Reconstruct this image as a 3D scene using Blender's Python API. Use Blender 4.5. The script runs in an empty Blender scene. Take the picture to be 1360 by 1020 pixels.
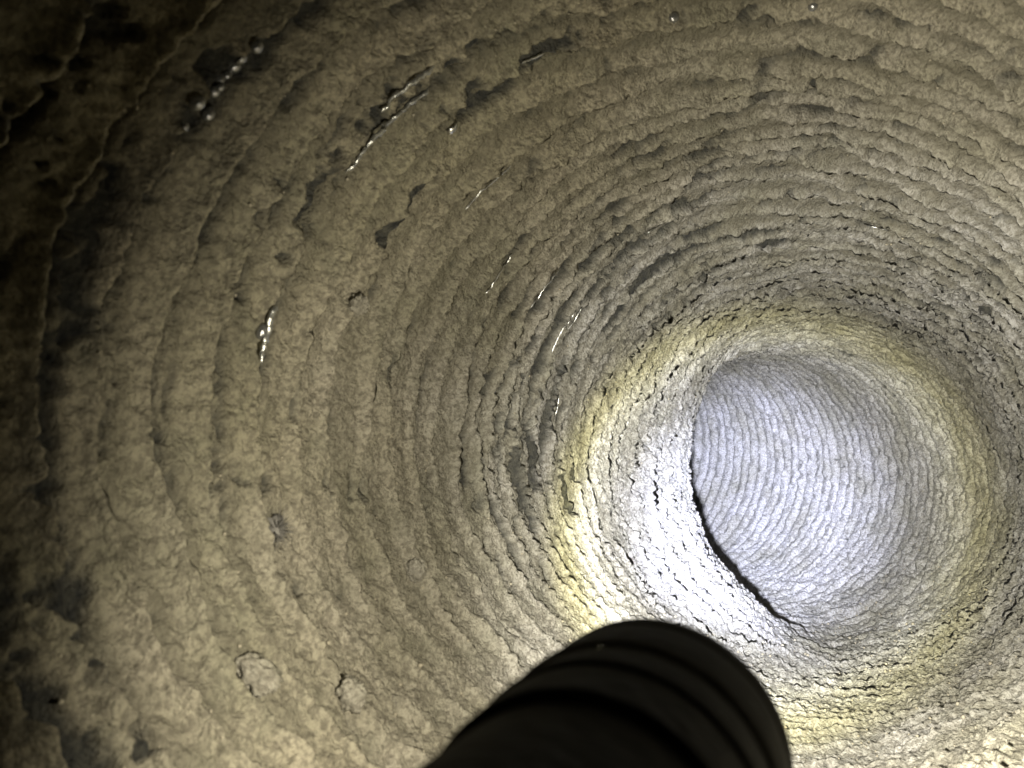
import bpy, math, random
import numpy as np
from mathutils import Matrix, Vector

random.seed(4); RNG = np.random.default_rng(11)
SC = bpy.context.scene
COL = SC.collection
S = 0.075                       # duct radius in metres; all numbers below are in duct radii
W0, H0, F0 = 1360.0, 1020.0, 1050.0
VPX, VPY = 1080.0, 670.0        # where the duct's axis vanishes in the picture

# ------------------------------------------------------------------ camera
# frame of the duct: x right, y up, z along the duct.  Blender: (x, z, y)
_d = np.array([VPX - W0 / 2, -(VPY - H0 / 2), F0]); _d /= np.linalg.norm(_d)
_u = np.cross([0, 1, 0], _d); _u /= np.linalg.norm(_u)
_w = np.cross(_d, _u)
CAM = np.array([-0.005, -0.131, 0.0])
def to_duct(v):
    v = np.asarray(v, float); return np.array([v @ _u, v @ _w, v @ _d])
def B(p):
    return Vector((p[0] * S, p[2] * S, p[1] * S))
def Bd(p):
    return Vector((p[0], p[2], p[1]))
cam_data = bpy.data.cameras.new("camera"); cam = bpy.data.objects.new("camera", cam_data); COL.objects.link(cam)
cr, cu, cf = (Bd(to_duct(v)) for v in ((1, 0, 0), (0, 1, 0), (0, 0, 1)))
cam.matrix_world = Matrix(((cr.x, cu.x, -cf.x, CAM[0] * S), (cr.y, cu.y, -cf.y, CAM[2] * S),
                           (cr.z, cu.z, -cf.z, CAM[1] * S), (0, 0, 0, 1)))
cam_data.sensor_fit = 'HORIZONTAL'; cam_data.sensor_width = 36.0
cam_data.lens = 36.0 * F0 / W0
cam_data.clip_start = 0.001; cam_data.clip_end = 50.0
cam_data.dof.use_dof = True
cam_data.dof.focus_distance = 4.0 * S
cam_data.dof.aperture_fstop = 62.0
SC.camera = cam
def ray(px, py):
    return to_duct([px - W0 / 2, -(py - H0 / 2), F0]) / F0
def hit(px, py, r=1.0):         # where the sight line of a place in the photograph meets the straight duct
    v = ray(px, py); a = v[0]**2 + v[1]**2; b = CAM[0]*v[0] + CAM[1]*v[1]; c = CAM[0]**2 + CAM[1]**2 - r*r
    t = (-b + math.sqrt(b*b - a*c)) / a
    p = CAM + t * v
    return p[2], math.atan2(p[1], p[0])

# ------------------------------------------------------------------ world: a closed dark duct, no daylight
world = bpy.data.worlds.new("World"); SC.world = world; world.use_nodes = True
world.node_tree.nodes["Background"].inputs[0].default_value = (0, 0, 0, 1)
world.node_tree.nodes["Background"].inputs[1].default_value = 0.0
SC.view_settings.view_transform = 'Standard'; SC.view_settings.look = 'None'
SC.view_settings.exposure = 0.0; SC.view_settings.gamma = 1.0
SC.render.engine = 'CYCLES'
SC.cycles.max_bounces = 8; SC.cycles.diffuse_bounces = 6

# ------------------------------------------------------------------ the torch's light and an added fill
TORCH_D = 0.60
TORCH_FRONT = CAM + TORCH_D * ray(868, 1002)
TORCH_R = 0.168 * TORCH_D
LAMP_POS = TORCH_FRONT + np.array([0, 0, 0.02])
AIM = np.array([-0.052, 0.026, 1.0])
def spot(name, power, half, blend, col, rad, aim=AIM):
    l = bpy.data.lights.new(name, 'SPOT'); l.energy = power * S * S; l.spot_size = math.radians(2 * half)
    l.spot_blend = blend; l.color = col; l.shadow_soft_size = rad * S
    o = bpy.data.objects.new(name, l); COL.objects.link(o)
    o.location = B(LAMP_POS); o.rotation_euler = Bd(aim).to_track_quat('-Z', 'Y').to_euler()
    return o
LAMPS = [spot("torch_hot_core", 8800, 11.0, 1.0, (0.62, 0.675, 1.0), 0.035),
         spot("torch_hot_beam", 1600, 15.6, 0.34, (0.88, 0.90, 1.0), 0.035),
         spot("torch_corona", 900, 19.5, 0.10, (0.98, 0.92, 0.42), 0.035),
         spot("torch_mid_spill", 560, 38.0, 0.85, (1.0, 0.965, 0.88), 0.035, np.array([0.10, 0.02, 1.0])),
         spot("right_wall_fill", 215, 60.0, 1.0, (1.0, 0.945, 0.82), 0.035, np.array([0.36, 0.02, 1.0])),  # added fill, aimed off the beam to brighten the right wall
         spot("torch_spill", 80, 89.5, 0.62, (1.0, 0.93, 0.76), 0.035, np.array([-0.02, -0.14, 1.0]))]
def ring_profile(lamp, a0, a1, a2, a3):
    """the fringe of the torch's beam: bright only between these angles off its axis (degrees)"""
    l = lamp.data; l.use_nodes = True; nt = l.node_tree; N, L = nt.nodes, nt.links
    em = next(n for n in N if n.type == 'EMISSION')
    tc = N.new("ShaderNodeTexCoord"); sp = N.new("ShaderNodeSeparateXYZ"); L.new(tc.outputs["Normal"], sp.inputs[0])
    ab = N.new("ShaderNodeMath"); ab.operation = 'ABSOLUTE'; L.new(sp.outputs[2], ab.inputs[0])
    ac = N.new("ShaderNodeMath"); ac.operation = 'ARCCOSINE'; L.new(ab.outputs[0], ac.inputs[0])
    def rmp(x, y):
        r = N.new("ShaderNodeMapRange"); r.interpolation_type = 'SMOOTHSTEP'
        r.inputs[1].default_value = math.radians(x); r.inputs[2].default_value = math.radians(y); L.new(ac.outputs[0], r.inputs[0]); return r.outputs[0]
    up = rmp(a0, a1); dn = rmp(a2, a3)
    inv = N.new("ShaderNodeMath"); inv.operation = 'SUBTRACT'; inv.inputs[0].default_value = 1.0; L.new(dn, inv.inputs[1])
    m = N.new("ShaderNodeMath"); m.operation = 'MULTIPLY'; L.new(up, m.inputs[0]); L.new(inv.outputs[0], m.inputs[1])
    L.new(m.outputs[0], em.inputs["Strength"])
ring_profile(LAMPS[2], 11.0, 14.6, 14.8, 18.4)

# ------------------------------------------------------------------ helpers
def link(name, me, parent=None, mat=None):
    o = bpy.data.objects.new(name, me); COL.objects.link(o)
    if mat: me.materials.append(mat)
    if parent: o.parent = parent
    return o
def empty(name, label, cat, loc=(0, 0, 0), group=None):
    o = bpy.data.objects.new(name, None); COL.objects.link(o); o.location = loc
    o.empty_display_size = 0.01
    return tag(o, label, cat, group)
def tag(o, label, cat, group=None):
    o["label"] = label; o["category"] = cat
    if group: o["group"] = group
    return o
_G = RNG.random((64, 64, 64)).astype(np.float32) * 2 - 1
def vnoise(P):                   # smooth value noise, -1..1
    I = np.floor(P).astype(np.int32); Fr = (P - I).astype(np.float32); Fr = Fr * Fr * (3 - 2 * Fr)
    a = I & 63; b = (I + 1) & 63
    fx, fy, fz = Fr[..., 0], Fr[..., 1], Fr[..., 2]
    def row(y, z):
        return _G[a[..., 0], y, z] * (1 - fx) + _G[b[..., 0], y, z] * fx
    lo = row(a[..., 1], a[..., 2]) * (1 - fy) + row(b[..., 1], a[..., 2]) * fy
    hi = row(a[..., 1], b[..., 2]) * (1 - fy) + row(b[..., 1], b[..., 2]) * fy
    return lo * (1 - fz) + hi * fz
_T = np.array([[0.0, 0.8, 0.6], [-0.8, 0.36, -0.48], [-0.6, -0.48, 0.64]], np.float32)
def fbm(P, n=3, billow=False, gain=0.5):
    out = 0; amp = 1.0; tot = 0; Q = P
    for k in range(n):
        v = vnoise(Q + 17.3 * k)
        if billow: v = np.abs(v) * 2 - 0.62
        out = out + amp * v; tot += amp; amp *= gain; Q = (Q @ _T) * 2.03
    return out / tot
def cells(P):                    # rounded grains: 1 at a grain's middle, 0 at its edge
    I = np.floor(P).astype(np.int32); Fr = (P - I).astype(np.float32)
    best = np.full(P.shape[:-1], 9.0, np.float32)
    for dx in (-1, 0, 1):
        for dy in (-1, 0, 1):
            for dz in (-1, 0, 1):
                a, b, c = (I[..., 0] + dx) & 63, (I[..., 1] + dy) & 63, (I[..., 2] + dz) & 63
                ox = dx + 0.5 + 0.45 * _G[a, b, c] - Fr[..., 0]
                oy = dy + 0.5 + 0.45 * _G[b, c, a] - Fr[..., 1]
                oz = dz + 0.5 + 0.45 * _G[c, a, b] - Fr[..., 2]
                np.minimum(best, ox * ox + oy * oy + oz * oz, out=best)
    return np.clip(1 - best * 1.6, 0, 1)
def sstep(a, b, x):
    t = np.clip((x - a) / (b - a), 0, 1); return t * t * (3 - 2 * t)

# ------------------------------------------------------------------ materials
def mat(name):
    m = bpy.data.materials.new(name); m.use_nodes = True
    nt = m.node_tree; return m, nt, nt.nodes["Principled BSDF"]
def plain(name, col, rough, metal=0.0, bump=0.0, scale=60):
    m, nt, b = mat(name)
    tc = nt.nodes.new("ShaderNodeTexCoord"); mp = nt.nodes.new("ShaderNodeMapping")
    mp.inputs["Scale"].default_value = (1 / S,) * 3
    nt.links.new(tc.outputs["Object"], mp.inputs[0])
    n = nt.nodes.new("ShaderNodeTexNoise"); n.inputs["Scale"].default_value = scale; n.inputs["Detail"].default_value = 5
    nt.links.new(mp.outputs[0], n.inputs["Vector"])
    mx = nt.nodes.new("ShaderNodeMix"); mx.data_type = 'RGBA'
    mx.inputs[6].default_value = (*[c * 0.7 for c in col], 1); mx.inputs[7].default_value = (*[min(1, c * 1.3) for c in col], 1)
    nt.links.new(n.outputs["Fac"], mx.inputs[0]); nt.links.new(mx.outputs[2], b.inputs["Base Color"])
    b.inputs["Roughness"].default_value = rough; b.inputs["Metallic"].default_value = metal
    if bump:
        bp = nt.nodes.new("ShaderNodeBump"); bp.inputs["Strength"].default_value = bump; bp.inputs["Distance"].default_value = 0.01 * S
        nt.links.new(n.outputs["Fac"], bp.inputs["Height"]); nt.links.new(bp.outputs[0], b.inputs["Normal"])
    return m
def lint_material():
    m, nt, b = mat("lint_on_film")
    N, L = nt.nodes, nt.links
    tc = N.new("ShaderNodeTexCoord"); mp = N.new("ShaderNodeMapping"); mp.inputs["Scale"].default_value = (1 / S,) * 3
    L.new(tc.outputs["Object"], mp.inputs[0])
    def noise(sc, det=4, rough=0.6):
        n = N.new("ShaderNodeTexNoise"); n.inputs["Scale"].default_value = sc; n.inputs["Detail"].default_value = det
        n.inputs["Roughness"].default_value = rough; L.new(mp.outputs[0], n.inputs["Vector"]); return n.outputs["Fac"]
    def mix(fac, a, c, typ='MIX'):
        x = N.new("ShaderNodeMix"); x.data_type = 'RGBA'; x.blend_type = typ
        for sock, v in ((x.inputs[0], fac), (x.inputs[6], a), (x.inputs[7], c)):
            if isinstance(v, (int, float)): sock.default_value = v
            elif isinstance(v, tuple): sock.default_value = (*v, 1)
            else: L.new(v, sock)
        return x.outputs[2]
    def ramp(v, a, c):
        r = N.new("ShaderNodeMapRange"); r.inputs[1].default_value = a; r.inputs[2].default_value = c
        L.new(v, r.inputs[0]); return r.outputs[0]
    def attr(nm):
        a = N.new("ShaderNodeAttribute"); a.attribute_name = nm; return a.outputs["Fac"]
    bare, near_brown = attr("bare"), attr("near_brown")
    c = mix(near_brown, (0.53, 0.52, 0.495), (0.405, 0.362, 0.258))
    c = mix(ramp(noise(3.2, 4), 0.35, 0.65), c, mix(0.6, c, (0.25, 0.24, 0.155)))
    c = mix(ramp(noise(22, 4), 0.3, 0.7), mix(0.22, c, (0.16, 0.14, 0.10)), c)
    c = mix(ramp(noise(95, 3, 0.6), 0.40, 0.55), mix(0.58, c, (0.12, 0.105, 0.08)), c)
    c = mix(ramp(noise(9, 5), 0.52, 0.70), c, mix(0.3, c, (0.12, 0.125, 0.085)))
    c = mix(ramp(noise(48, 2, 0.5), 0.48, 0.64), c, mix(0.40, c, (0.10, 0.09, 0.065)))
    tm = N.new("ShaderNodeMath"); tm.operation = 'MULTIPLY'; tm.inputs[1].default_value = 0.72; L.new(attr("valley_shade"), tm.inputs[0])
    c = mix(tm.outputs[0], c, (0.115, 0.105, 0.075))  # painted valley shade mixed into the lint colour
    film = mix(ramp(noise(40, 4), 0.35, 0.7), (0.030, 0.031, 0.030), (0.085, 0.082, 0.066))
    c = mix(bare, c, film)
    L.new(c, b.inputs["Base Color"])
    r = N.new("ShaderNodeMapRange"); r.inputs[3].default_value = 0.95; r.inputs[4].default_value = 0.42
    L.new(bare, r.inputs[0]); L.new(r.outputs[0], b.inputs["Roughness"])
    b.inputs["Specular IOR Level"].default_value = 0.25
    v = N.new("ShaderNodeTexVoronoi"); v.inputs["Scale"].default_value = 120; L.new(mp.outputs[0], v.inputs["Vector"])
    ad = N.new("ShaderNodeMath"); ad.operation = 'MULTIPLY_ADD'; ad.inputs[1].default_value = -0.30
    L.new(v.outputs["Distance"], ad.inputs[0]); L.new(noise(85, 5, 0.72), ad.inputs[2])
    bp = N.new("ShaderNodeBump"); bp.inputs["Strength"].default_value = 0.8; bp.inputs["Distance"].default_value = 0.022 * S
    L.new(ad.outputs[0], bp.inputs["Height"]); L.new(bp.outputs[0], b.inputs["Normal"])
    return m
M_LINT = lint_material()

# ------------------------------------------------------------------ the duct
ZB, RB = 4.95, 3.5                       # where the bend starts, radius of the bend's centre line
BEND = np.array([-0.985, 0.17]); BEND /= np.linalg.norm(BEND)
ARC = RB * math.radians(76)
TILT_Z = [0.0, 2.0, 2.57, 3.69, 4.9, 20]
TILT_X = [-0.60, -0.58, -0.54, -0.23, 0.0, 0.0]
TILT_Y = [0.02, 0.10, 0.30, 0.08, 0.0, 0.0]
PH_Z = [-8.0, 1.356, 1.454, 1.802, 2.57, 3.687, 5.0, 40.0]
PH_V = [-1 - 9.356 / 0.118, -1, 0, 3, 9, 18, 18 + 1.313 / 0.124, 18 + 1.313 / 0.124 + 35 / 0.088]
def ring_coord(s, th):
    return s + np.interp(s, TILT_Z, TILT_X) * np.cos(th) + np.interp(s, TILT_Z, TILT_Y) * np.sin(th)
def phase_of(zc): return np.interp(zc, PH_Z, PH_V)
def zc_of(ph): return np.interp(ph, PH_V, PH_Z)
def sweep(s, th, r):                     # duct coordinates of a point at length s, angle th, radius r
    x = r * np.cos(th); y = r * np.sin(th)
    along = np.clip(s - ZB, 0, ARC); phi = along / RB
    over = np.maximum(s - ZB - ARC, 0)
    k = x * BEND[0] + y * BEND[1]        # component towards the inside of the bend
    px = x - k * BEND[0]; py = y - k * BEND[1]
    off = RB - (RB - k) * np.cos(phi) + over * np.sin(phi)
    zz = np.where(s < ZB, s, ZB + (RB - k) * np.sin(phi) + over * np.cos(phi))
    off = np.where(s < ZB, k, off)
    return np.stack([px + off * BEND[0], py + off * BEND[1], zz], -1)

NT = 1080
def axial_rows():
    rows = [-1.2]
    while rows[-1] < ZB + ARC + 0.25:
        z = rows[-1]
        d = np.interp(z, [-1.2, 0.0, 0.3, 0.6, 1.2, 2.5, 4.5, 5.2, 5.8, 9.0, 9.6], [0.06, 0.03, 0.007, 0.0046, 0.0052, 0.0072, 0.0095, 0.0105, 0.0095, 0.0105, 0.03])
        rows.append(z + float(d))
    return np.array(rows)
ROWS = axial_rows(); NS = len(ROWS)
TH = np.arange(NT + 1) * (2 * math.pi / NT)
# the rows follow the tilted rings: the grid's first coordinate is the ring coordinate, solved for s
ZC, TT = np.meshgrid(ROWS, TH, indexing='ij')
SS = ZC.copy()
for _ in range(12): SS = SS - 0.8 * (ring_coord(SS, TT) - ZC)
CT, ST = np.cos(TT), np.sin(TT)
P0 = np.stack([CT, ST, SS], -1).astype(np.float32)
PH = phase_of(ZC)
low = fbm(P0 * 1.7 + 3.1, 3)
lump = fbm(P0 * 6.5 + 9.0, 4)
gw = np.stack([vnoise(P0 * 30 + 3), vnoise(P0 * 30 + 13), vnoise(P0 * 30 + 23)], -1)
gran = cells(P0 * 22.0 + gw * 0.35) - 0.5
crumb = cells(P0 * 46.0 + gw * 0.5 + 31.0) - 0.5
fine = fbm(P0 * 60.0 + 5.0, 2)
wob = fbm(P0 * np.array([5, 5, 9], np.float32) + 40.0, 3)
wob2 = vnoise(P0 * 26.0 + 80.0)
mod = fbm(P0 * np.array([3.0, 3.0, 9.0], np.float32) + 60.0, 3)
far = sstep(3.0, 4.2, SS)
floor_ = sstep(-0.15, -0.95, ST)         # lint lies thicker at the bottom
near = 1 - sstep(1.6, 2.8, SS)
bend_ = sstep(ZB - 0.5, ZB + 0.6, SS)      # beyond the bend the ribs are regular rows of beads
bead = vnoise(P0 * np.array([17, 17, 17], np.float32) + 7.0)
crust = far * (1 - bend_)
ph = PH + wob * (0.22 + 0.45 * crust - 0.12 * bend_) + wob2 * (0.04 + 0.20 * crust + 0.03 * bend_)
fr = ph - np.floor(ph); dg = np.minimum(fr, 1 - fr)
groove = np.exp(-(dg / 0.10) ** 2)
saw = np.abs(np.sin(math.pi * ph)) ** 0.7
top_ = 1 - floor_
rib_amp = np.clip(0.95 + 0.9 * mod, 0.45, 1.6)
lip = np.exp(-((1 - fr - 0.17) / 0.11) ** 2)
# each rib rises to a lip and drops sharply on its far side; beyond the bend the ribs are plain round beads
hgt = (1 - bend_) * rib_amp * (0.021 * fr ** 1.5 + (0.012 + 0.005 * top_) * lip * (1 + 0.45 * bead) - 0.028 * (1 + 0.35 * crust - 0.35 * sstep(2.2, 3.2, SS) * (1 - crust)) * groove) * (1 + 0.25 * top_ * (1 - sstep(2.2, 3.6, SS)))
hgt += bend_ * rib_amp * (0.030 * saw * (1 + 0.7 * bead) - 0.012 * groove)
hgt += 0.022 * low + 0.0085 * lump * (1 + 1.7 * floor_ * (1 - 0.5 * far)) * (1 - 0.5 * bend_)
fuzz = fbm(P0 * 34.0 + 71.0, 3, gain=0.65)
hgt += 0.009 * fuzz + 0.0065 * gran * np.clip(0.7 + 1.8 * low + 0.9 * crust, 0.1, 2) + 0.0095 * crumb * (1 + 0.3 * far) + 0.0025 * fine
hgt += floor_ * 0.06 * (1 - far)
inner = CT * -0.94 + ST * -0.34        # lint caked thick on the inner side of the bend, down to the floor
hgt += 0.265 * np.exp(-((SS - ZB + 0.05) / 0.75) ** 2) * np.maximum(sstep(0.0, 1.0, inner), 0.14 * sstep(0.2, 0.95, -ST))
corner = sstep(3.6, 1.6, SS) * sstep(-0.2, -0.8, ST) * sstep(-0.3, 0.5, CT)
hgt += 0.16 * corner + 0.05 * corner * lump
# bare places, where the film of the duct shows through the lint
bare = np.zeros_like(hgt)
def patch(px, py, dth, dz, k=1.0):
    s0, t0 = hit(px, py); z0 = ring_coord(s0, t0)
    dt = (TT - t0 + math.pi) % (2 * math.pi) - math.pi
    global bare
    g = np.exp(-(dt / dth) ** 2 - ((ZC - z0) / dz) ** 2) * k
    bare = np.maximum(bare, g)
for a in [(688, 530, .10, .022), (716, 478, .07, .02), (742, 505, .12, .022), (765, 460, .07, .02), (815, 420, .09, .025), (850, 372, .10, .025),
          (882, 345, .12, .028), (925, 325, .12, .022), (990, 308, .14, .022), (1022, 318, .08, .02), (915, 395, .07, .018), (958, 372, .08, .018),
          (1003, 356, .09, .015), (757, 605, .12, .02), (745, 650, .10, .022), (705, 605, .08, .02), (842, 535, .07, .02), (730, 700, .12, .03),
          (640, 130, .08, .02), (545, 250, .07, .016), (515, 292, .06, .014), (830, 345, .12, .02), (790, 385, .1, .02), (1150, 318, .2, .02),
          (1190, 330, .14, .02), (1240, 375, .1, .02), (1300, 400, .1, .02), (940, 445, .05, .015), (700, 440, .06, .015), (755, 715, .1, .02),
          (350, 450, .10, .018), (1160, 470, .2, .02), (1230, 520, .15, .02)]:
    patch(a[0], a[1], a[2] * 0.9, a[3] * 1.05, 1.45)
for a in [(60, 560, .30, .030), (75, 720, .22, .030), (85, 820, .20, .035), (120, 300, .22, .030), (250, 140, .24, .040), (360, 40, .25, .035),
          (430, 215, .20, .025), (560, 95, .2, .025), (60, 400, .25, .03), (100, 60, .3, .05), (30, 950, .3, .06), (320, 330, .15, .03),
          (1020, 20, .2, .03), (1180, 20, .15, .03), (1330, 100, .2, .03), (700, 60, .2, .02)]:
    patch(*a, 0.72)
bn = fbm(P0 * np.array([14, 14, 22], np.float32) + 21.0, 3)
bare = sstep(0.40, 0.60, bare * 1.05 + 0.6 * bn + 0.3 * fine - 0.3 * gran)
scat = fbm(P0 * np.array([7, 7, 30], np.float32) + 33.0, 3)          # scattered worn grooves
dash = vnoise(P0 * np.array([11, 11, 40], np.float32) + 51.0)
def zone(t0, w, z0, z1): return np.exp(-((((TT - t0 + math.pi) % (2 * math.pi)) - math.pi) / w) ** 2) * sstep(z0, z0 + 0.5, SS) * (1 - sstep(z1 - 0.5, z1, SS))
worn = 0.8 * zone(0.95, 0.5, 2.8, 5.4) + 0.9 * zone(2.3, 0.75, 1.9, 4.0) + 0.9 * zone(3.25, 0.45, 2.0, 3.4) + 0.45 * zone(1.6, 1.8, 0.7, 2.9) + 0.3 * zone(3.1, 1.1, 0.4, 1.5) + 0.7 * zone(1.9, 1.0, 5.6, 9.0)
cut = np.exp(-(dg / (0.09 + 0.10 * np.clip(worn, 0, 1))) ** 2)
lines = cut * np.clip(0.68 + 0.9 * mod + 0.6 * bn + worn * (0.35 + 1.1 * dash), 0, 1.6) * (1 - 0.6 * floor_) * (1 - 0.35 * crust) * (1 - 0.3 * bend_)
bare = np.maximum(bare, 0.9 * sstep(0.34, 0.72, lines - 0.25 * crumb))  # groove lines: bare film together with painted groove shade
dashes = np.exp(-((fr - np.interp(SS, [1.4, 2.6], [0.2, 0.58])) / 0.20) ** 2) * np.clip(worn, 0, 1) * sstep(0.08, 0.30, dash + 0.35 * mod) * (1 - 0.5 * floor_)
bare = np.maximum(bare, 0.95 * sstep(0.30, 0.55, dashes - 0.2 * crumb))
bare = np.maximum(bare, 0.85 * sstep(0.33, 0.52, scat + 0.22 * groove - 0.1 * saw) * (1 - floor_) * (1 - 0.45 * crust) * (1 - 0.8 * bend_))
hgt -= bare * 0.020
near_brown = np.clip(sstep(3.6, 1.2, SS) * 0.9 + 0.35 * low, 0, 1)  # lint browner towards the near end, paler down the duct
# painted valley shade with thinner lint: colour darkened behind each rib's lip
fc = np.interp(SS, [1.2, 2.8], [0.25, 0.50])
valley_shade = 1.15 * np.exp(-((fr - fc) / 0.26) ** 2) + 0.5 * np.exp(-((1 - fr) / 0.05) ** 2)
valley_shade = np.clip(valley_shade * np.clip(1.05 + 1.0 * mod + 0.5 * bn, 0.15, 1.6) * (1 - 0.55 * floor_) * (1 - 0.7 * bend_) * (1 - 0.45 * crust) - 0.2 * gran * sstep(0, 0.2, valley_shade), 0, 1)
valley_shade *= 0.45 + 0.55 * np.clip(zone(1.3, 1.3, -0.5, 5.5) + 0.5 * sstep(1.5, 0.8, SS), 0, 1)
PTS = sweep(SS, TT, 1.0 - hgt)
# normals of the whole sheet, so that the rings meet without a seam
dS = np.gradient(PTS, axis=0); dT = np.empty_like(PTS)
dT[:, 1:-1] = PTS[:, 2:] - PTS[:, :-2]; dT[:, 0] = dT[:, -1] = PTS[:, 1] - PTS[:, -2]
NRM = np.cross(dS, dT); NRM /= np.linalg.norm(NRM, axis=-1, keepdims=True) + 1e-12
cs = np.stack([PTS[..., 0], PTS[..., 2], PTS[..., 1]], -1) * S
cn = np.stack([NRM[..., 0], NRM[..., 2], NRM[..., 1]], -1)
mid = cs[NS // 3, 0]; ctr = np.array([0, mid[1], 0])
FLIP = np.dot(cn[NS // 3, 0], ctr - mid) < 0
if FLIP: cn = -cn

duct = empty("duct", "round ribbed flexible duct lined with tan lint, bending away to the left", "duct", B((0, -1, 0)))
INV = -Vector(duct.location)
edges = [0]
k = math.ceil(phase_of(ROWS[0]))
while True:
    z = zc_of(k); i = int(np.searchsorted(ROWS, z))
    if i >= NS - 1: break
    if ROWS[i] > 0.15 and i - edges[-1] > 3: edges.append(i)
    k += 1
edges.append(NS - 1)
def sheet(name, i0, i1, parent):
    n = i1 - i0 + 1
    co = cs[i0:i1 + 1, :NT].reshape(-1, 3) + np.array(INV); no = cn[i0:i1 + 1, :NT].reshape(-1, 3)
    me = bpy.data.meshes.new(name)
    idx = np.arange(n * NT).reshape(n, NT); nx = np.roll(idx, -1, axis=1)
    q = np.stack([idx[:-1], idx[1:], nx[1:], nx[:-1]], -1).reshape(-1, 4)
    if not FLIP: q = q[:, ::-1]
    me.vertices.add(len(co)); me.vertices.foreach_set("co", co.astype(np.float32).ravel())
    me.loops.add(q.size); me.loops.foreach_set("vertex_index", q.astype(np.int32).ravel())
    me.polygons.add(len(q)); me.polygons.foreach_set("loop_start", np.arange(0, q.size, 4, dtype=np.int32))
    me.update()
    for nm, arr in (("bare", bare), ("near_brown", near_brown), ("valley_shade", valley_shade)):
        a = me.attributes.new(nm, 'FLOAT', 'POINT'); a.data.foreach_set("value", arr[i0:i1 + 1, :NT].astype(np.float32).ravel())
    me.shade_smooth()
    me.normals_split_custom_set_from_vertices(no.tolist())
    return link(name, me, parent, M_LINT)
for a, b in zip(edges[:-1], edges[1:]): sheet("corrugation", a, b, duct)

# ------------------------------------------------------------------ the torch
def lathe(name, prof, parent, m, seg=72, knurl=0):
    vs = []; fs = []
    for (z, r) in [(q[0] * TORCH_D, q[1]) for q in prof]:
        for j in range(seg):
            a = 2 * math.pi * j / seg
            vs.append((r * math.cos(a) * S, z * S, r * math.sin(a) * S))
    n = len(prof)
    for i in range(n - 1):
        for j in range(seg):
            fs.append((i * seg + j, i * seg + (j + 1) % seg, (i + 1) * seg + (j + 1) % seg, (i + 1) * seg + j))
    if prof[0][1] > 0 and prof[0][1] < 0.02: fs.append(tuple(range(seg)))
    if prof[-1][1] < 0.02: fs.append(tuple(range((n - 1) * seg, n * seg)))
    me = bpy.data.meshes.new(name); me.from_pydata(vs, [], fs); me.validate(); me.shade_smooth()
    o = link(name, me, parent, m)
    md = o.modifiers.new("bevel", 'EDGE_SPLIT'); md.split_angle = math.radians(40)
    return o
M_HEAD = plain("dark_grey_anodised_metal", (0.026, 0.026, 0.025), 0.8, 0.0, 0.3)
M_GRIP = plain("black_rubber", (0.004, 0.004, 0.004), 0.7, 0.0, 0.4)
M_RING = plain("worn_black_metal", (0.007, 0.007, 0.007), 0.8, 0.0, 0.2)
M_LENS = plain("clear_lens", (0.6, 0.6, 0.6), 0.1, 0.0, 0.0)
M_REFL = plain("silver_reflector", (0.8, 0.8, 0.8), 0.15, 1.0, 0.0)
torch = empty("torch", "black round torch at the bottom, shining down the duct", "torch", B(TORCH_FRONT))
r = TORCH_R
lathe("bezel", [(0.0, r * .86), (0.0, r * .985), (-.006, r), (-.04, r), (-.045, r * .99), (-.0455, r * .97)], torch, M_HEAD)
lathe("head", [(-.0465, r * .97), (-.047, r * .985), (-.052, r * .99), (-.165, r * .99), (-.175, r * .98), (-.182, r * .955)], torch, M_HEAD)
lathe("collar", [(-.184, r * .93), (-.184, r * .955), (-.235, r * .955), (-.235, r * .93)], torch, M_GRIP)
lathe("ring", [(-.237, r * .93), (-.237, r * .952), (-.242, r * .962), (-.262, r * .962), (-.267, r * .955), (-.267, r * .93)], torch, M_RING)
pr = [(-.269, r * .8), (-.269, r * .935), (-.30, r * .935), (-.36, r * .92), (-.37, r * .86), (-1.1, r * .84), (-1.11, r * .7)]
z = -1.11
lathe("grip", pr, torch, M_GRIP)
lathe("tail_cap", [(z - .003, r * .7), (z - .003, r * .82), (z - .10, r * .80), (z - .11, r * .74), (z - .11, 0.002)], torch, M_RING)
lathe("reflector", [(-.012, r * .84), (-.04, r * .7), (-.08, r * .4), (-.10, r * .12), (-.10, 0.002)], torch, M_REFL)
lathe("lens", [(-.006, r * .855), (-.003, r * .5), (-.002, 0.002)], torch, M_LENS)

for m_ in (M_HEAD, M_GRIP, M_RING): m_.node_tree.nodes['Principled BSDF'].inputs['Specular IOR Level'].default_value = 0.15
# ------------------------------------------------------------------ small things on the lining
grid_s = {}
def surf(px, py, out=0.0):
    """point of the lint's surface seen at that place of the photograph, with its normal"""
    v = ray(px, py); tt = np.arange(0.3, 6.0, 0.003); q = CAM + tt[:, None] * v
    th = np.arctan2(q[:, 1], q[:, 0]); rr = np.hypot(q[:, 0], q[:, 1])
    ii = np.clip(np.searchsorted(ROWS, ring_coord(q[:, 2], th)), 1, NS - 2); jj = np.round((th % (2 * math.pi)) / (2 * math.pi) * NT).astype(int) % NT
    k = int(np.argmax(rr >= 1.0 - hgt[ii, jj])); i, j = int(ii[k]), int(jj[k])
    return Vector(cs[i, j]), Vector(cn[i, j]), i, j

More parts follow.
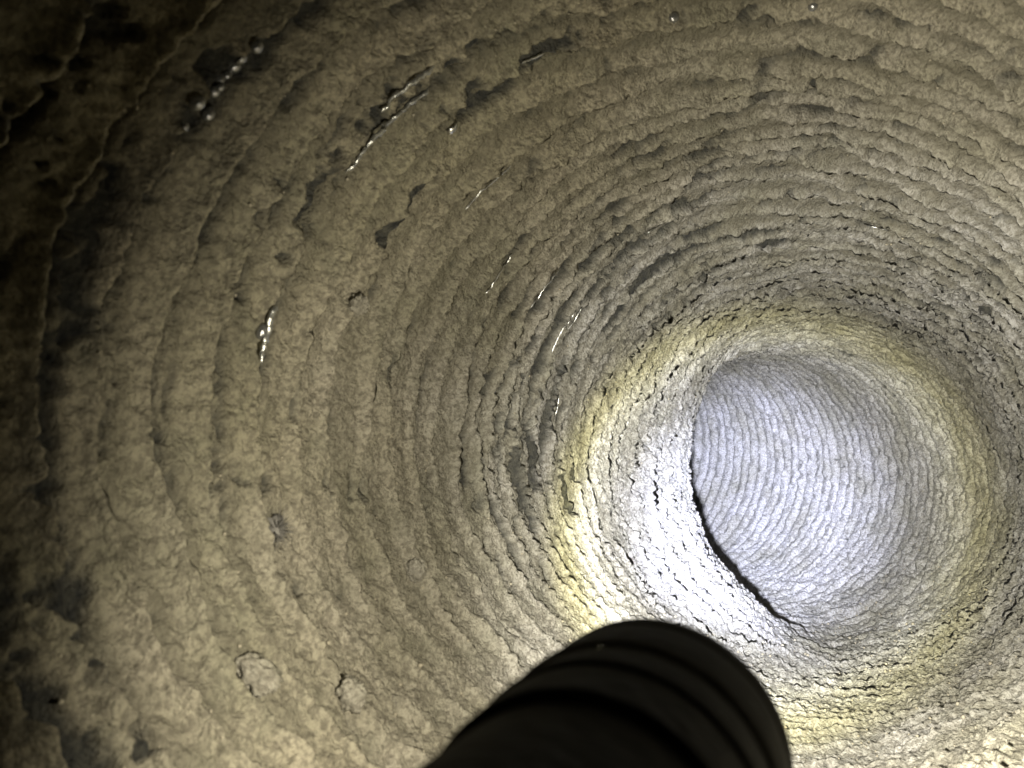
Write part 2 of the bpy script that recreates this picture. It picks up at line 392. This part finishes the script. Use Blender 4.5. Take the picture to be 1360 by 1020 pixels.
def mesh_of(vs, fs, name):
    me = bpy.data.meshes.new(name); me.from_pydata([tuple(v) for v in vs], [], fs); me.shade_smooth(); return me
def frame_at(i, j):
    t = Vector(cs[i, (j + 3) % NT]) - Vector(cs[i, (j - 3) % NT]); t.normalize()
    n = Vector(cn[i, j]); n = (n - t * n.dot(t)).normalized(); return t, n, t.cross(n)
M_WIRE = plain("bare_steel_wire", (0.75, 0.75, 0.72), 0.28, 1.0, 0.3, 40)
M_WATER, _nt, _b = mat("clear_water")
_b.inputs["Base Color"].default_value = (0.08, 0.08, 0.075, 1); _b.inputs["Roughness"].default_value = 0.16; _b.inputs["Specular IOR Level"].default_value = 1.0; _b.inputs["IOR"].default_value = 2.0
_nz = _nt.nodes.new("ShaderNodeTexNoise"); _nz.inputs["Scale"].default_value = 900
_bb = _nt.nodes.new("ShaderNodeBump"); _bb.inputs["Strength"].default_value = 0.15; _bb.inputs["Distance"].default_value = 0.0003
_nt.links.new(_nz.outputs[0], _bb.inputs["Height"]); _nt.links.new(_bb.outputs[0], _b.inputs["Normal"])
M_FILM = plain("glossy_wet_film", (0.42, 0.42, 0.39), 0.27, 0.85, 0.5, 50)
M_FILM.node_tree.nodes["Principled BSDF"].inputs["Specular IOR Level"].default_value = 1.0; M_FILM.node_tree.nodes["Principled BSDF"].inputs["IOR"].default_value = 1.9
M_CLUMP = plain("loose_lint", (0.42, 0.385, 0.30), 0.95, 0.0, 0.9, 90)
M_FLUFF = plain("grey_fluff", (0.20, 0.19, 0.17), 0.9, 0.0, 0.6, 120)
M_CRUMB = plain("lint_crumbs", (0.30, 0.27, 0.20), 0.95, 0.0, 0.0, 90)

# wire of the duct showing where the lint has come off its ribs: short arcs that follow the ring
def arc_part(name, px, py, dth, rad, lift, m, jit=0.0, flat=1.0, seg=8):
    _, _, i, j = surf(px, py)
    n = max(8, int(dth / 0.008)); vs = []; fs = []
    for k in range(n + 1):
        jj = (j + int(round((k / n - 0.5) * dth / (2 * math.pi) * NT))) % NT
        f = (k / n - 0.5) * dth / (2 * math.pi) * NT; f -= math.floor(f)
        ii = i
        j0 = (j + math.floor((k / n - 0.5) * dth / (2 * math.pi) * NT)) % NT; j1 = (j0 + 1) % NT
        p = Vector(sweep(SS[ii, j0], TT[ii, j0] + f * 2 * math.pi / NT, 1.0 - base_h[ii]).tolist())
        p = Vector((p.x, p.z, p.y)) * S
        t, nn, bb = frame_at(ii, jj)
        p += nn * (lift + 0.0016 * math.sin(k * 0.37 + py) + jit * random.uniform(-1, 1)) * S
        rr = rad * S * (0.85 + 0.15 * math.sin(k * 0.5 + px) + jit * 110 * random.uniform(-1, 1)) * (1.0 if 0 < k < n else 0.15)
        for a in range(seg):
            w = 2 * math.pi * a / seg
            vs.append(p + (nn * math.cos(w) + bb * math.sin(w) * flat) * rr - Vector(duct.location))
    for k in range(n):
        for a in range(seg):
            fs.append((k * seg + a, k * seg + (a + 1) % seg, (k + 1) * seg + (a + 1) % seg, (k + 1) * seg + a))
    return link(name, mesh_of(vs, fs, name), duct, m)
base_h = np.zeros(NS)
def set_base(px, py, dth):
    _, _, i, j = surf(px, py); w = int(dth / (2 * math.pi) * NT / 2) + 1
    cols = [(j + q) % NT for q in range(-w, w + 1)]
    base_h[:] = np.percentile(hgt[:, cols], 70, axis=1)
for (px, py, dth) in [(645, 245, .16), (660, 362, .14), (722, 382, .16), (742, 440, .18), (760, 420, .10), (705, 78, .05), (735, 540, .10), (870, 300, .08), (1165, 300, .10)]:
    set_base(px, py, dth); arc_part("bare_wire", px, py, dth, 0.0028, 0.007, M_WIRE)
for (px, py, dth, rad) in [(502, 160, .24, .0035), (488, 180, .16, .0028), (540, 118, .14, .003), (350, 440, .12, .004)]:
    set_base(px, py, dth); arc_part("film_crease", px, py, dth, rad * 1.2, 0.006, M_FILM, 0.003, 1.5)

# drops of water hanging on the lining
def dome(px, py, rad, squash):
    p, n, i, j = surf(px, py); t, nn, bb = frame_at(i, j)
    vs = []; fs = []; A, Bn = 12, 6
    for b in range(Bn):
        v = (b / Bn) * math.pi * 0.5
        for a in range(A):
            w = 2 * math.pi * a / A
            vs.append((t * math.cos(w) * squash + bb * math.sin(w)) * math.cos(v) * rad * S + nn * (math.sin(v) * rad * 0.9) * S)
    vs.append(nn * rad * 0.9 * S)
    for b in range(Bn - 1):
        for a in range(A): fs.append((b * A + a, b * A + (a + 1) % A, (b + 1) * A + (a + 1) % A, (b + 1) * A + a))
    for a in range(A): fs.append(((Bn - 1) * A + a, (Bn - 1) * A + (a + 1) % A, Bn * A))
    o = link("water_droplet", mesh_of(vs, fs, "water_droplet"), None, M_WATER); o.location = p
    return o
ROW = [(336, 61, .010), (319, 75, .010), (309, 88, .011), (300, 100, .008), (291, 104, .010), (284, 112, .007), (278, 120, .010), (270, 148, .011), (258, 138, .012), (243, 169, .008)]
ORD = ["topmost", "second", "third", "fourth", "fifth", "sixth", "seventh", "eighth", "ninth", "lowest"]
for (px, py, rd), w in zip(ROW, ORD):
    tag(dome(px, py, rd * 0.95, 1.25), ("%s droplet" if w in ("topmost", "lowest") else "%s droplet from the top") % w + " in the glinting row along the upper left groove", "droplet", "droplets in the dark upper left groove")
tag(dome(895, 18, .012, 1.2), "single bright wet droplet at the top edge, near the middle", "droplet")
tag(dome(1080, 6, .012, 1.0), "wet droplet at the very top edge, right of the other top droplet", "droplet")
tag(dome(345, 438, .010, 1.6), "wet droplet glinting beside the long crease at mid left", "droplet")

# scraps and clumps of lint lying on the lining
def lump_mesh(name, rad, seed, flat=0.6, sub=3, rough=0.35):
    import bmesh
    bm = bmesh.new(); bmesh.ops.create_icosphere(bm, subdivisions=sub, radius=1.0)
    co = np.array([v.co[:] for v in bm.verts], np.float32)
    d = 1 + rough * fbm(co * 1.6 + seed * 7.1, 3, True) + 0.22 * fbm(co * 5.0 + seed * 3.3, 2, True)
    for v, q, k in zip(bm.verts, co, d): v.co = Vector((q * k * rad * S).tolist()); v.co.z *= flat
    me = bpy.data.meshes.new(name); bm.to_mesh(me); bm.free(); me.shade_smooth(); return me
def clump(px, py, rad, seed, label, flat=0.6, stretch=1.3):
    p, n, i, j = surf(px, py); t, nn, bb = frame_at(i, j)
    me = lump_mesh("lint_clump", rad, seed, flat, 4)
    a = me.attributes.new("near_brown", 'FLOAT', 'POINT'); a.data.foreach_set("value", np.full(len(me.vertices), float(near_brown[i, j]) * 0.7, np.float32))
    o = link("lint_clump", me, None, M_LINT); p = p + nn * (0.15 * rad * S)
    o.matrix_world = Matrix(((t.x * stretch, bb.x, nn.x, p.x), (t.y * stretch, bb.y, nn.y, p.y), (t.z * stretch, bb.z, nn.z, p.z), (0, 0, 0, 1)))
    return tag(o, label, "lint clump", "clumps of lint on the lining")
clump(474, 404, .024, 1, "pale round lint clump under the dark pit at centre left", .9, 1.0)
clump(548, 757, .026, 2, "small lint clump on the lower wall, left of the torch", .9, 1.1)
clump(461, 926, .028, 3, "lint clump on the floor at lower left, nearest the torch's dark edge", .9, 1.0)
clump(340, 900, .030, 4, "wide low lint clump on the floor at lower left, far from the torch", .7, 1.4)
# foil curl
p, n, i, j = surf(597, 165); t, nn, bb = frame_at(i, j); vs = []; fs = []
for k in range(15):
    a = -0.3 + k / 14 * 2.6
    for q in (0, 1):
        vs.append((t * (math.cos(a) * .016) + bb * (q * .012 - .006 + .003 * k / 14) + nn * (math.sin(a) * .010 + .002)) * S)
for k in range(14): fs.append((2 * k, 2 * k + 1, 2 * k + 3, 2 * k + 2))
o = link("foil_scrap", mesh_of(vs, fs, "foil_scrap"), None, plain("silver_foil", (0.7, 0.7, 0.68), 0.2, 1.0, 0.4, 40)); o.location = p
md = o.modifiers.new("thickness", 'SOLIDIFY'); md.thickness = 0.001 * S
tag(o, "small curled scrap of silver foil stuck to the lining at upper left", "foil scrap")
# grey fluff
p, n, i, j = surf(362, 702); t, nn, bb = frame_at(i, j)
tuft = empty("fluff_tuft", "dark grey fluff tuft caught on the long crease at lower left", "fluff", p)
core = link("fluff_core", lump_mesh("fluff_core", .020, 12, .5, 3, .6), tuft, M_FLUFF)
core.matrix_local = Matrix(((t.x * 1.2, bb.x, nn.x, 0), (t.y * 1.2, bb.y, nn.y, 0), (t.z * 1.2, bb.z, nn.z, 0), (0, 0, 0, 1)))
vs = []; fs = []
for k in range(260):
    a = random.uniform(0, 6.28); el = random.uniform(0.0, 0.9); L = random.uniform(.018, .042)
    d = (t * math.cos(a) + bb * math.sin(a)) * math.cos(el) + nn * math.sin(el); side = d.cross(nn).normalized()
    if side.length < .5: side = t
    bendv = Vector((random.uniform(-1, 1), random.uniform(-1, 1), random.uniform(-1, 1))) * .010
    for m_ in range(4):
        f = m_ / 3; c = (d * L * f + bendv * f * f) * S + nn * .003 * S
        w_ = .0006 * (1 - .7 * f) * S
        vs += [c - side * w_, c + side * w_, c + nn * w_ * 1.5]
    b0 = len(vs) - 12
    for m_ in range(3):
        for q in range(3): fs.append((b0 + m_ * 3 + q, b0 + m_ * 3 + (q + 1) % 3, b0 + m_ * 3 + 3 + (q + 1) % 3, b0 + m_ * 3 + 3 + q))
link("fluff_fibres", mesh_of(vs, fs, "fluff_fibres"), tuft, M_FLUFF)["kind"] = "stuff"

# loose crumbs all over the lining
NC = 5000
oct_v = np.array([[1, 0, 0], [-1, 0, 0], [0, 1, 0], [0, -1, 0], [0, 0, 1], [0, 0, -1]], float)
oct_f = np.array([[0, 2, 4], [2, 1, 4], [1, 3, 4], [3, 0, 4], [2, 0, 5], [1, 2, 5], [3, 1, 5], [0, 3, 5]])
zs = 0.6 + 5.6 * RNG.random(NC) ** 1.3; ths = RNG.random(NC) * 2 * math.pi
ci = np.clip(np.searchsorted(ROWS, zs), 0, NS - 1); cj = (ths / (2 * math.pi) * NT).astype(int) % NT
keep = bare[ci, cj] < 0.3; ci, cj, zs = ci[keep], cj[keep], zs[keep]; nk = len(ci)
sz = (0.0018 + 0.0030 * RNG.random(nk) ** 3) * (0.8 + 0.12 * zs) * S * (1 + 0.8 * floor_[ci, cj])
dirs = RNG.normal(size=(nk, 3, 3)); Q, _r = np.linalg.qr(dirs)
V = (oct_v[None] * (0.6 + 0.7 * RNG.random((nk, 6, 1)))) @ Q * sz[:, None, None] + (cs[ci, cj] + cn[ci, cj] * sz[:, None] * 0.35)[:, None]
Fc = oct_f[None] + (np.arange(nk) * 6)[:, None, None]
me = bpy.data.meshes.new("lint_crumbs"); me.vertices.add(nk * 6); me.vertices.foreach_set("co", V.astype(np.float32).ravel())
me.loops.add(Fc.size); me.loops.foreach_set("vertex_index", Fc.astype(np.int32).ravel())
me.polygons.add(nk * 8); me.polygons.foreach_set("loop_start", np.arange(0, Fc.size, 3, dtype=np.int32)); me.update(); me.shade_smooth()
crumbs = link("lint_crumbs", me, None, M_CRUMB); crumbs["kind"] = "stuff"
tag(crumbs, "loose pale crumbs of lint scattered over the lining of the duct", "crumbs")
